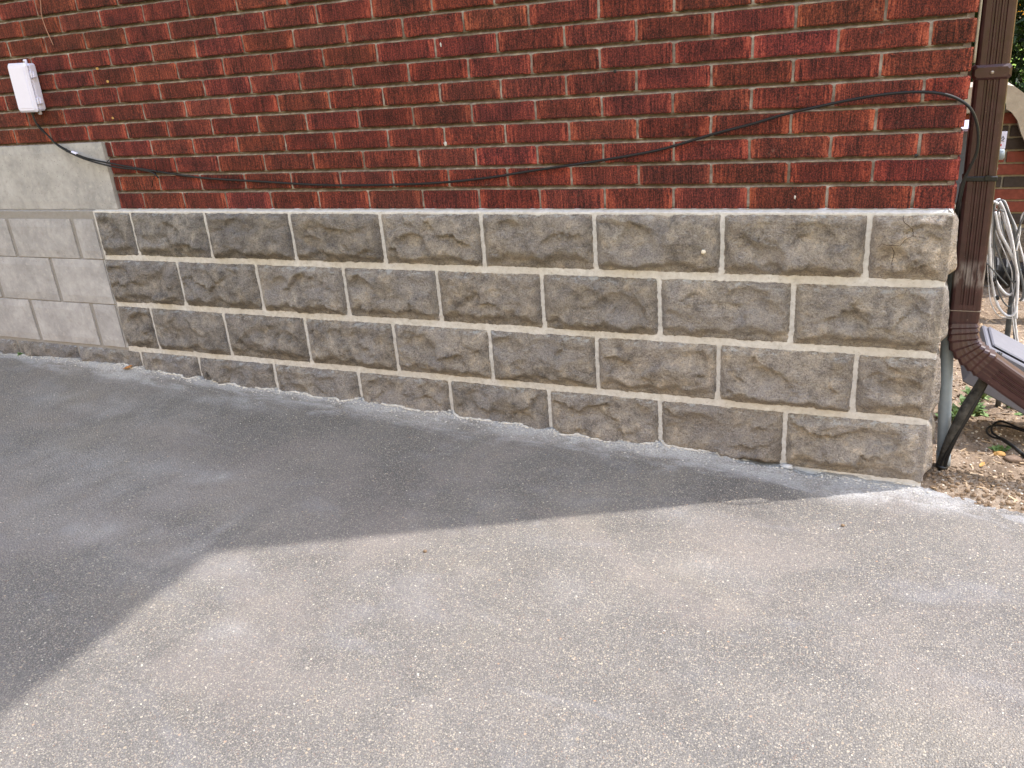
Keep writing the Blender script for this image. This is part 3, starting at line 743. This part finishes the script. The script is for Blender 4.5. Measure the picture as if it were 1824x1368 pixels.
# ------------------------------------------------------------ downspout
ds = empty('downspout', (.06, .085, -.35)); tag(ds, 'dark brown ribbed metal downspout with a crimped elbow beside the corner of the house', 'downspout')
def ribprof(w, d):
    a, b = w/2, d/2; P = []
    ch = .009
    # walk round: front face (-b side is outward because u points to +y) with three grooves
    def face(x0, x1, y, s, gro):
        out = [(x0, y)]
        for gx in gro:
            t = x0+(x1-x0)*gx; g = .0045*(1 if x1 > x0 else -1)
            out += [(t-g, y), (t-g*.55, y+s*.0042), (t+g*.55, y+s*.0042), (t+g, y)]
        out.append((x1, y)); return out
    P += face(-a+ch, a-ch, -b, 1, (.30, .52, .74))
    P += [(a-ch*.3, -b+ch*.3), (a, -b+ch)]+[(a, b-ch)]
    P += face(a-ch, -a+ch, b, -1, (.3, .52, .74))
    P += [(-a, b-ch), (-a, -b+ch), (-a+ch*.3, -b+ch*.3)]
    return P
def dpart(pts, prof, name, sc=None):
    v, f = sweep(pts, prof, sc); b = MB(); b.add(v, f); o = part(b, name, M['brown'], ds, False); return o
Y0 = .125
prof = ribprof(.0775, .058)
# orientation: frames() gives u=+Y and w=T x u ; for T=-Z, w = +X
dpart([(.0545-.0135*(z-.51)/.86*1.0, Y0, z) for z in (3.2, 2.0, 1.2, .8, .5, .2, 0, -.15, -.295)], prof, 'pipe')
el = catmull([(.0668, Y0, -.285), (.0670, Y0, -.335), (.070, Y0, -.368), (.078, Y0, -.408), (.102, Y0, -.440), (.135, Y0, -.466), (.165, Y0, -.487)], 6)
el2 = []; sc = []
for i, p in enumerate(el):
    k = i/(len(el)-1); el2.append(p); crim = .17 < k < .86
    sc.append(1.03 if not crim else (1.11 if (i % 3 == 0) else (.97 if i % 3 == 1 else 1.04)))
dpart(el2, [(a*1.0, b if abs(b) > .0275 or abs(a) > .027 else math.copysign(.0275, b)) for a, b in ribprof(.0765, .056)], 'elbow', sc)
dpart([(.160, Y0, -.4835), (.245, Y0-.003, -.543), (.40, Y0-.01, -.652), (.60, Y0-.02, -.792)], prof, 'extension')
b = MB(); b.box(.0560-.045, .0560+.045, Y0-.035, Y0+.035, .321, .358, None, .006)
b.box(-.010, .012, Y0-.022, Y0-.018, .333, .352); b.box(.004, .010, Y0-.03, Y0-.02, .300, .335); part(b, 'strap', M['brown'], ds, False)
b = MB(); b.tube([(.056, Y0-.0375, .339), (.056, Y0-.034, .339)], .0045, 10); part(b, 'screw', M['steel'], ds)
b = MB(); b.box(.0615-.041, .0615+.041, Y0-.032, Y0+.031, .062, .0755, None, .002); b.box(.072, .084, Y0-.038, Y0-.03, .066, .078); part(b, 'cable_tie', M['tie'], ds, False)
b = MB(); b.box(.0275, .1065, Y0-.0305, Y0+.0305, -.303, -.3015); part(b, 'seam', M['steel'], ds, False)

# ------------------------------------------------------------ grey conduit and cable bundle at the corner
def thing_tube(name, pts, r, mat, label, cat, n=12, k=6, group=None):
    b = MB(); b.tube(catmull(pts, k), r, n); o = b.out(name, mat, None, True); tag(o, label, cat, group); return o
cd = empty('conduit', (.066, .15, -.85)); tag(cd, 'grey plastic conduit running down into the soil behind the stone corner', 'conduit')
b = MB(); b.tube(catmull([(.036, .16, .05), (.034, .155, -.30), (.038, .15, -.45), (.050, .15, -.62), (.064, .15, -.80), (.067, .15, -.90)], 6), .0185, 16); part(b, 'pipe', M['pvc'], cd)
b = MB(); b.tube([(.0625, .15, -.775), (.067, .15, -.83)], .0205, 16); part(b, 'collar', M['pvc'], cd)
cbn = empty('cable_bundle', (.06, .11, -.85)); tag(cbn, 'bundle of weathered black cables rising from the soil under the downspout', 'cables')
for i, (r, pts) in enumerate([(.0150, [(.058, .118, -.90), (.060, .115, -.80), (.078, .112, -.70), (.105, .12, -.61), (.142, .150, -.535), (.17, .19, -.47)]),
                              (.006, [(.080, .112, -.88), (.068, .105, -.80), (.085, .102, -.71), (.118, .115, -.62), (.150, .145, -.54), (.18, .18, -.45)]),
                              (.004, [(.048, .10, -.87), (.058, .100, -.79), (.080, .098, -.72), (.112, .112, -.63), (.146, .14, -.548), (.175, .18, -.45)])]):
    b = MB(); b.tube(catmull(pts, 8), r, 10); part(b, 'strand', M['bark_tube'] if i == 0 else M['cable'], cbn)
b = MB(); b.tube([(.0595, .110, -.812), (.061, .110, -.804)], .0185, 12); part(b, 'cable_tie', M['tie'], cbn)

# ------------------------------------------------------------ things on the flank wall seen past the downspout
mb_ = empty('utility_box', (.02, .34, .0)); tag(mb_, 'blue grey metal utility box on the side wall, a sliver seen left of the downspout', 'utility box')
b = MB(); b.box(.004, .062, .22, .42, -.02, .182, None, .004); part(b, 'body', M['pvc'], mb_, False)
b = MB(); b.box(.004, .068, .212, .428, .180, .190, None, .002); part(b, 'hood', M['white'], mb_, False)
b = MB(); b.box(.004, .070, .24, .40, -.36, -.22, None, .003); o = part(b, 'panel', M['tray'], mb_, False)
ft = empty('pipe_fittings', (.14, .6, .05)); tag(ft, 'grey metal pipe fittings with a cap, right of the downspout', 'pipe fittings')
def lathe(mb, c, prof, axis='z', n=14):
    V = []; F = []
    for (h, r) in prof:
        for k in range(n):
            a = 2*math.pi*k/n; p = (c[0]+r*math.cos(a), c[1]+r*math.sin(a), c[2]+h) if axis == 'z' else (c[0]+h, c[1]+r*math.cos(a), c[2]+r*math.sin(a)); V.append(p)
    for j in range(len(prof)-1):
        for k in range(n): q = (k+1) % n; F.append((j*n+k, j*n+q, (j+1)*n+q, (j+1)*n+k))
    F.append(tuple(range(n))); F.append(tuple(range((len(prof)-1)*n, len(prof)*n))); mb.add(V, F)
b = MB(); lathe(b, (.095, .6, .064), [(0, .012), (.01, .0135), (.045, .0135), (.048, .0165), (.064, .0165), (.066, .012)], 'x'); part(b, 'cap', M['pvc'], ft)
b = MB(); lathe(b, (.137, .6, -.035), [(0, .006), (.012, .007), (.014, .011), (.024, .011), (.026, .008), (.048, .008), (.05, .0115), (.058, .0115), (.060, .009), (.085, .010)]); part(b, 'nozzle', M['pvc'], ft)
b = MB(); b.tube(catmull([(.137, .6, -.03), (.128, .6, -.06), (.10, .6, -.10), (.05, .6, -.13), (.0, .6, -.13)], 6), .008, 10); part(b, 'pipe', M['pvc'], ft)
b = MB(); b.tube([(.14, .6, .07), (.14, .6, .10)], .004, 8); part(b, 'stem', M['white'], ft)
tg = empty('paper_tag', (.147, .592, .11)); tag(tg, 'small white tag with black and red print hanging above the grey fittings', 'tag')
b = MB(); b.box(.137, .160, .590, .592, .083, .135); part(b, 'card', M['white'], tg, False)
b = MB(); b.tube([(.146, .5885, .114), (.150, .5885, .121), (.154, .5885, .113), (.146, .5885, .107), (.154, .5885, .106)], .0012, 4); part(b, 'print', M['ink'], tg, False)
b = MB(); b.box(.143, .149, .5885, .5895, .091, .097); part(b, 'print', M['red'], tg, False)
thing_tube('wire', [(.120, .60, .33), (.136, .6, .238), (.146, .6, .208), (.141, .6, .167), (.139, .6, .124), (.132, .6, .07)], .0022, M['cable'], 'thin black wire running down beside the right edge of the downspout', 'wire', 6)
thing_tube('wire', [(.0105, .085, 1.2), (.0105, .085, .8), (.0108, .085, .5), (.0115, .085, .365)], .0036, M['bmort'], 'thin pale wire running up between the brick corner and the downspout', 'wire', 7)
# hanging pale cable coil
coil = empty('cable_coil', (.20, .7, -.3)); tag(coil, 'tangled coil of pale grey cables hanging beside the house wall', 'cable coil')
C = {0: (.0062, 'coil', [(.173, -.108), (.158, -.102), (.153, -.12), (.154, -.179), (.165, -.256), (.178, -.333), (.197, -.412), (.221, -.468), (.250, -.491), (.268, -.469), (.262, -.370), (.248, -.312), (.219, -.255), (.187, -.198), (.166, -.132)]),
     1: (.0060, 'coil', [(.180, -.097), (.167, -.108), (.163, -.179), (.172, -.256), (.19, -.353), (.222, -.408), (.25, -.424), (.262, -.38), (.247, -.312), (.20, -.21), (.178, -.14)]),
     2: (.0058, 'greycable', [(.172, -.105), (.186, -.100), (.205, -.135), (.225, -.179), (.240, -.235), (.258, -.312), (.277, -.370), (.286, -.419), (.279, -.440)]),
     3: (.0045, 'greycable', [(.257, -.118), (.250, -.150), (.242, -.185), (.237, -.235), (.233, -.29)]),
     4: (.0058, 'coil', [(.178, -.105), (.188, -.135), (.204, -.179), (.227, -.235), (.247, -.312), (.258, -.370), (.262, -.45), (.285, -.56), (.31, -.66)]),
     5: (.0050, 'greycable', [(.245, -.27), (.248, -.331), (.256, -.42), (.266, -.489), (.285, -.60), (.312, -.714), (.335, -.80)]),
     6: (.0040, 'greycable', [(.160, -.10), (.172, -.19), (.179, -.236), (.198, -.284), (.221, -.332), (.246, -.372), (.262, -.368), (.266, -.33)]),
     7: (.0055, 'coil', [(.176, -.10), (.193, -.130), (.212, -.18), (.232, -.245), (.246, -.30), (.262, -.36), (.270, -.45), (.275, -.50)]),
     8: (.0050, 'coil', [(.158, -.108), (.160, -.16), (.166, -.23), (.176, -.31), (.185, -.36)])}
crn = random.Random(4)
for q in range(9, 14):
    base = C[q % 9][2]; ox, oz, kx = crn.uniform(-.012, .014), crn.uniform(-.03, .03), crn.uniform(.8, 1.25)
    C[q] = (crn.uniform(.0022, .0040), crn.choice(('coil', 'greycable', 'coil')), [(.20+(x-.20)*kx+ox+crn.gauss(0, .004), max(-.66, z+oz+crn.gauss(0, .006))) for x, z in base])
for i, (r, mt, pts) in C.items():
    r *= .72
    b = MB(); b.tube(catmull([(x, .70+.014*((i*5) % 7-3)/3+.006*math.sin(k*1.3+i), z) for k, (x, z) in enumerate(pts)], 7), r, 8); part(b, 'loop', M[mt], coil)
for (x, z) in [(.206, -.43), (.187, -.365), (.163, -.25)]:
    b = MB(); b.tube([(x-.001, .694, z+.006), (x+.004, .694, z-.008)], .0078, 8); part(b, 'tape', M['tie'], coil)
thing_tube('thin_stick', [(.158, .66, -.30), (.19, .665, -.335), (.232, .67, -.380)], .0028, M['greycable'], 'thin grey rod slanting behind the hanging cables', 'rod', 6)
tp = MB(); tp.tube([(.256, .73, -.385), (.262, .73, -.60), (.266, .73, -.90)], .0095, 10); tag(tp.out('stake', M['greycable'], None, True), 'dark grey pipe standing upright in the dirt behind the cables', 'pipe')
# grey tray lid leaning behind the extension
tr = empty('tray', (.25, .42, -.62)); tag(tr, 'grey plastic box with a rimmed lid tilted behind the brown downspout extension', 'plastic box')
TM = Matrix.Translation((.166, .40, -.515)) @ Matrix.Rotation(math.radians(28), 4, 'Y')
b = MB(); b.box(.004, .34, -.01, .20, -.13, -.010, TM, .004); part(b, 'body', M['tray'], tr, False)
b = MB(); b.box(-.004, .35, -.02, .21, -.014, .012, TM, .004); b.box(.010, .33, .0, .19, .010, .022, TM, .004); part(b, 'lid', M['tray'], tr, False)
# corrugated drain pipe
pts = []; rr = []; P0, P1 = Vector((-.05, 1.86, -.57)), Vector((1.1, 2.05, -.88))
N = 150
for i in range(N):
    t = i/(N-1); p = P0.lerp(P1, t); p.z += .02*math.sin(t*3); pts.append(p); ph = (i % 5); rr.append((.062, .070, .070, .062, .056)[ph]*.98)
b = MB(); b.tube(pts, rr, 18); tag(b.out('drain_pipe', M['cable'], None, False), 'black corrugated drain pipe lying in front of the far brick wall', 'drain pipe')
# loop of black cable on the dirt
lp = empty('cable_loop', (.26, .4, -.82)); tag(lp, 'thin black cable looped twice on the bare dirt at the right edge', 'cable')
b = MB(); b.tube(catmull([(.42, .36, -.80), (.313, .427, -.805), (.261, .458, -.806), (.220, .459, -.812), (.204, .425, -.815), (.214, .381, -.814), (.244, .358, -.812), (.272, .313, -.812), (.296, .264, -.82), (.32, .22, -.83)], 7), .0036, 7); part(b, 'strand', M['cable'], lp)
b = MB(); b.tube(catmull([(.40, .34, -.78), (.308, .403, -.79), (.251, .461, -.792), (.222, .440, -.80), (.218, .392, -.806), (.246, .350, -.808), (.270, .308, -.808), (.300, .258, -.815), (.33, .22, -.83)], 7), .0036, 7); part(b, 'strand', M['cable'], lp)
b = MB(); b.tube([(.242, .355, -.808), (.272, .308, -.810), (.292, .270, -.815)], .0062, 8); part(b, 'sleeve', M['tie'], lp)

# ------------------------------------------------------------ far brick wall with scrolled coping
fw = empty('garden_wall', (.6, 2.6, -.93)); tag(fw, 'low wall of mixed red and dark brick with a curved grey stucco coping behind the downspout', 'wall')
def fpart(mb, name, mat, smooth=False): return part(mb, name, mat, fw, smooth)
b = MB(); b.box(.012, 1.6, 2.615, 2.85, -1.1, .02); fpart(b, 'mortar', M['bmort'])
c4 = [M['bred'], M['bred'], M['bdark'], M['bred'], M['bdark']]
hcz = .0646; off = {0: 0, 1: .0}
for r in range(10):
    z1 = .066-.0646*r; z0 = z1-hcz+.011
    x = .016-(.08 if r % 2 else .0)
    jset = [.012-.22*.5*(r % 2)+.2095*k+(.150 if r % 2 == 0 else .0) for k in range(-2, 9)]
    for a_, c_ in zip(jset[:-1], jset[1:]):
        x0, x1 = max(a_+.005, .014), min(c_-.005, 1.6)
        if x1-x0 < .02: continue
        lim = .02 if x0 < .33 else .02-(x0-.33)*2.2
        zz1 = min(z1, .010)
        if z0 > lim+.12 or zz1-z0 < .01: continue
        b = MB(); b.box(x0, x1, 2.600+random.uniform(-.002, .002), 2.63, z0, zz1, None, .002)
        dark = r in (2, 3, 6, 9) or (r == 7 and x0 > .37)
        fpart(b, 'brick', M['bdark'] if dark else M['bred'])
for r in range(2):
    for k in range(5):
        x0 = .014+.40*k-(.18 if r else 0); z1 = -.585-.20*r
        b = MB(); b.box(max(.014, x0+.006), min(1.6, x0+.394), 2.575, 2.62, z1-.19, z1-.006, None, .012); fpart(b, 'stone_block', M['stone'])
top = [(.006, .136), (.17, .140), (.32, .144), (.36, .134), (.41, .096), (.47, .04), (.53, -.03), (.60, -.13), (.70, -.20), (.85, -.23), (1.6, -.24)]
bot = [(.006, .006), (.20, .016), (.327, .033), (.364, .009), (.394, -.031), (.418, -.095), (.444, -.143), (.50, -.25), (.60, -.33), (.75, -.36), (1.6, -.36)]
b = MB(); n = len(top); V = []
for y in (2.53, 2.90):
    V += [(x, y, z) for x, z in top]+[(x, y, z) for x, z in bot]
F = []
for i in range(n-1):
    F += [(i, n+i, n+i+1, i+1), (2*n+i, 2*n+i+1, 3*n+i+1, 3*n+i), (i, i+1, 2*n+i+1, 2*n+i), (n+i, 3*n+i, 3*n+i+1, n+i+1)]
F += [(0, 2*n, 3*n, n), (n-1, 2*n-1, 4*n-1, 3*n-1)]
b.add(V, F); fpart(b, 'coping', M['stucco'])

# ------------------------------------------------------------ cedar behind, lawn grass, far things
def cedar(x, y, r, h, seed, label):
    rnd = random.Random(seed); t = empty('cedar_tree', (x, y, -.98)); tag(t, label, 'tree')
    b = MB(); b.tube([(x, y, -1.0), (x+.02, y, -.2), (x, y, .9*h-1)], [.08, .06, .02], 8); part(b, 'trunk', M['bark'], t)
    V = []; F = []
    for i in range(42000):
        u = rnd.random()**.8; z = -.9+h*u; rr = r*(1-u*.75)*(1+.35*MN.noise(Vector((math.cos(i)*2, math.sin(i)*2, z*1.6))))
        a = rnd.uniform(0, 2*math.pi); k = math.sqrt(rnd.uniform(.30, 1)); rr *= (1+.30*MN.noise(Vector((math.cos(a)*2.2, math.sin(a)*2.2, z*2.5+seed))))
        p = Vector((x+math.cos(a)*rr*k, y+math.sin(a)*rr*k, z))
        d = Vector((math.cos(a)+rnd.gauss(0, .5), math.sin(a)+rnd.gauss(0, .5), rnd.gauss(-.1, .6))).normalized(); s = d.cross(Vector((rnd.gauss(0, 1), rnd.gauss(0, 1), rnd.gauss(0, 1)))).normalized()
        L = rnd.uniform(.05, .13); w = rnd.uniform(.012, .028); bb = len(V)
        V += [p-s*w, p+s*w, p+d*L+s*w*.3, p+d*L-s*w*.3]; F.append((bb, bb+1, bb+2, bb+3))
    b = MB(); b.add(V, F); part(b, 'foliage', M['leaf'], t, False)
cedar(1.0, 7.4, 1.15, 5.6, 5, 'dark green cedar tree beyond the low brick wall')
def hedge_row():
    for k, (x, y, r, h) in enumerate([(-.6, 9.5, 1.0, 6.5), (2.5, 11.5, 2.0, 9.0)]):
        cedar(x, y, r, h, 20+k, ['dense green cedar mostly hidden behind the corner of the house', 'taller green cedar further right, standing behind the low wall'][k])
hedge_row()
def grass(name, x0, x1, y0, y1, n, hh, zf, seed, mat, label, wd=.004):
    rnd = random.Random(seed); V = []; F = []
    for i in range(n):
        x, y = rnd.uniform(x0, x1), rnd.uniform(y0, y1); z = zf(x, y); a = rnd.uniform(0, 6.28); L = hh*rnd.uniform(.5, 1.3); w = wd*rnd.uniform(.6, 1.4)
        dx, dy = math.cos(a), math.sin(a); lx, ly = rnd.gauss(0, .35)*L, rnd.gauss(0, .35)*L; bb = len(V)
        V += [(x-dx*w, y-dy*w, z), (x+dx*w, y+dy*w, z), (x+lx*.5, y+ly*.5, z+L*.65), (x+lx, y+ly, z+L)]; F += [(bb, bb+1, bb+2), (bb+1, bb+3, bb+2)]
    o = mk(name, V, F, mat); tag(o, label, 'grass', kind='stuff'); return o
grass('grass', -.5, 5, 11, 22, 26000, .10, lambda x, y: -.985, 3, M['grass'], 'bright sunlit lawn grass beyond the cedar and the low wall', .012)

# ------------------------------------------------------------ weeds, litter, clods
def weed(x, y, z, n, L, seed, label, mat='weed'):
    rnd = random.Random(seed); V = []; F = []
    for i in range(n):
        a = rnd.uniform(0, 6.28); el = rnd.uniform(.15, 1.25); l = L*rnd.uniform(.5, 1.1); w = l*rnd.uniform(.12, .24)
        d = Vector((math.cos(a)*math.cos(el), math.sin(a)*math.cos(el), math.sin(el))); s = Vector((-math.sin(a), math.cos(a), 0)); b0 = Vector((rnd.gauss(0, L*.22), rnd.gauss(0, L*.22), 0)); bb = len(V)
        mid = b0+d*l*.55; tip = b0+d*l+Vector((0, 0, -l*.25))
        V += [b0-s*w*.15, b0+s*w*.15, mid+s*w, mid-s*w, tip]; F += [(bb, bb+1, bb+2, bb+3), (bb+3, bb+2, bb+4)]
    o = mk('weed', V, F, M[mat]); o.location = (x, y, z); tag(o, label, 'weed')
    return o
weed(.165, .66, zdirt(.165, .66), 60, .075, 1, 'tall leafy green weed growing in the dirt right of the grey conduit')
weed(.205, .80, zdirt(.205, .80), 40, .06, 2, 'green weed just behind the black cable bundle')
weed(.125, .60, zdirt(.125, .60), 26, .065, 3, 'narrow leaved weed close to the grey conduit')
weed(.37, .66, zdirt(.37, .66), 40, .06, 4, 'green weed under the downspout extension at the right edge')
weed(.235, .335, zdirt(.235, .335), 26, .038, 5, 'small green weed beside the rocks on the dirt')
weed(-3.93, -.030, zdrive(-3.93, -.03), 22, .022, 6, 'tiny green weed at the foot of the grey blocks far left')
weed(.30, .72, zdirt(.30, .72), 18, .03, 8, 'small weed sprout further back in the dirt')
def leafo(x, y, z, s, mat, label, rot):
    V = [(-1, 0, 0), (-.4, -.45, .18), (.4, -.42, .10), (1, 0, .25), (.4, .42, .22), (-.4, .45, .05), (0, 0, -.05)]
    V = [(a*s, b*s, c*s+.003) for a, b, c in V]
    F = [(0, 1, 6), (1, 2, 6), (2, 3, 6), (3, 4, 6), (4, 5, 6), (5, 0, 6)]
    o = mk('fallen_leaf', V, F, mat); o.location = (x, y, z); o.rotation_euler = (.2, -.15, rot); tag(o, label, 'leaf')
leafo(-3.20, -.045, zdrive(-3.20, -.045)+.004, .026, M['brown_leaf'], 'curled brown leaf on the asphalt at the foot of the wall', .5)
leafo(.178, .20, zdirt(.178, .20)+.004, .014, M['dry'], 'small pale dry leaf on the dirt', 1.0)
def litter(name, n, mat, rng, size, seed, label, cat, flat=.5, long=1.0, zf=zdirt, sel=None, clump=None):
    rnd = random.Random(seed); mb = MB(); c = 0
    while c < n:
        x, y = rnd.uniform(rng[0], rng[1]), rnd.uniform(rng[2], rng[3])
        if sel and not sel(x, y, rnd): continue
        s = size*rnd.uniform(.35, 1.0)**1.5; k = rnd.randint(0, 999)
        if long > 1:
            a = rnd.uniform(0, 6.28); M4 = Matrix.Translation((x, y, zf(x, y)+s*.3)) @ Euler((rnd.gauss(0, .3), rnd.gauss(0, .3), a)).to_matrix().to_4x4()
            mb.box(-s*long, s*long, -s*.35, s*.35, -s*.12, s*.12, M4)
        else: blob(mb, x, y, zf(x, y)+s*flat*.3, s, s*rnd.uniform(.6, 1), s*flat, k, 6, 4)
        c += 1
    o = mb.out(name, mat, None, False); tag(o, label, cat, kind='stuff')
on_dirt = lambda x, y, r: y > edge_y(x)-.005+r.gauss(0, .01) and (x > .02)
litter('soil_clods', 1500, M['clod'], (.01, .6, -.12, 1.6), .006, 1, 'brown soil clods scattered over the bare dirt', 'soil', .7, sel=on_dirt)
litter('soil_clods', 520, M['clod'], (.02, .30, -.06, .16), .0075, 9, 'crumbly brown soil heaped at the foot of the stone corner', 'soil', .8, sel=on_dirt)
litter('wood_chips', 1300, M['chip'], (.03, .7, -.05, 2.4), .010, 2, 'pale wood chips and twigs strewn on the dirt', 'wood chips', long=1.5, sel=on_dirt)
litter('gravel', 420, M['pebble'], (.01, .6, -.12, 1.4), .0050, 3, 'pale gravel bits in the dirt', 'gravel', .7, sel=on_dirt)
litter('mortar_crumbs', 2600, M['crumb'], (-4.2, .03, -.16, -.004), .0042, 4, 'pale mortar crumbs along the foot of the stone wall', 'mortar crumbs', .6, zf=zdrive, sel=lambda x, y, r: y < -.024 and r.random() < math.exp((y+.024)/.014))
row4 = [o for o in bpy.data.objects if o.name.startswith('stone_block') and abs(o.location.z-(ZL[3]+ZL[4])/2) < .01 and o.location.x < -.01]
bpy.context.view_layer.update(); cl_ = MB(); x = -3.3; rl = random.Random(12)
while x < -.02:
    hit = None
    for o in row4:
        if abs(x-o.location.x) < .21:
            ok, loc, nn_, ii_ = o.ray_cast(Vector((x, -.4, zdrive(x, -.04)+.002))-Vector(o.location), Vector((0, 1, 0)))
            if ok: hit = loc.y
    yy = hit if hit is not None else -.004
    if fbm(x*7, 0, 4, 3) > -.22 and not (-.50 < x < -.30):
        blob(cl_, x, yy-.002, zdrive(x, yy-.004)+.001, rl.uniform(.006, .011), rl.uniform(.003, .006), rl.uniform(.002, .0045), rl.random()*50, 6, 4)
    x += rl.uniform(.004, .010)
tag(cl_.out('mortar_line', M['crumb'], None, True), 'thin broken line of pale mortar where the asphalt meets the stone blocks', 'mortar', kind='stuff')
litter('asphalt_grit', 1500, M['pebble'], (-3.6, .3, -2.0, -.05), .0026, 6, 'fine pale grit lying loose on the asphalt', 'grit', .5, zf=zdrive)
for i, (x, y, r, lb, mt) in enumerate([(.272, .262, .026, 'flat brown rock on the dirt near the cable loop', 'rock'), (.235, .300, .016, 'small yellowish rock beside a weed on the dirt', 'dry'), (.31, .30, .018, 'brown rock half out of frame at the right edge', 'rock'), (.262, .30, .012, 'small dark stone behind the flat brown rock', 'clod')]):
    single('rock', x, y, zdirt(x, y)+r*.3, r, M[mt], lb, 'rock', (1.2, .8, .5), i+4)
for i, (x, y, lb) in enumerate([(-1.263, -.808, 'small dark brown pebble on the sunlit asphalt near the shadow edge'), (-.20, -.30, 'tiny dark pebble on the asphalt in front of the stone corner')]):
    single('pebble', x, y, zdrive(x, y)+.003, .0055, M['clod'], lb, 'pebble', (1, .8, .7), i+9)
single('mortar_lump', -.385, -.022, zdrive(-.385, -.022)+.006, .018, M['cream'], 'lump of pale mortar dropped below the joint near the corner', 'mortar lump', (1.2, .6, .45), 4)
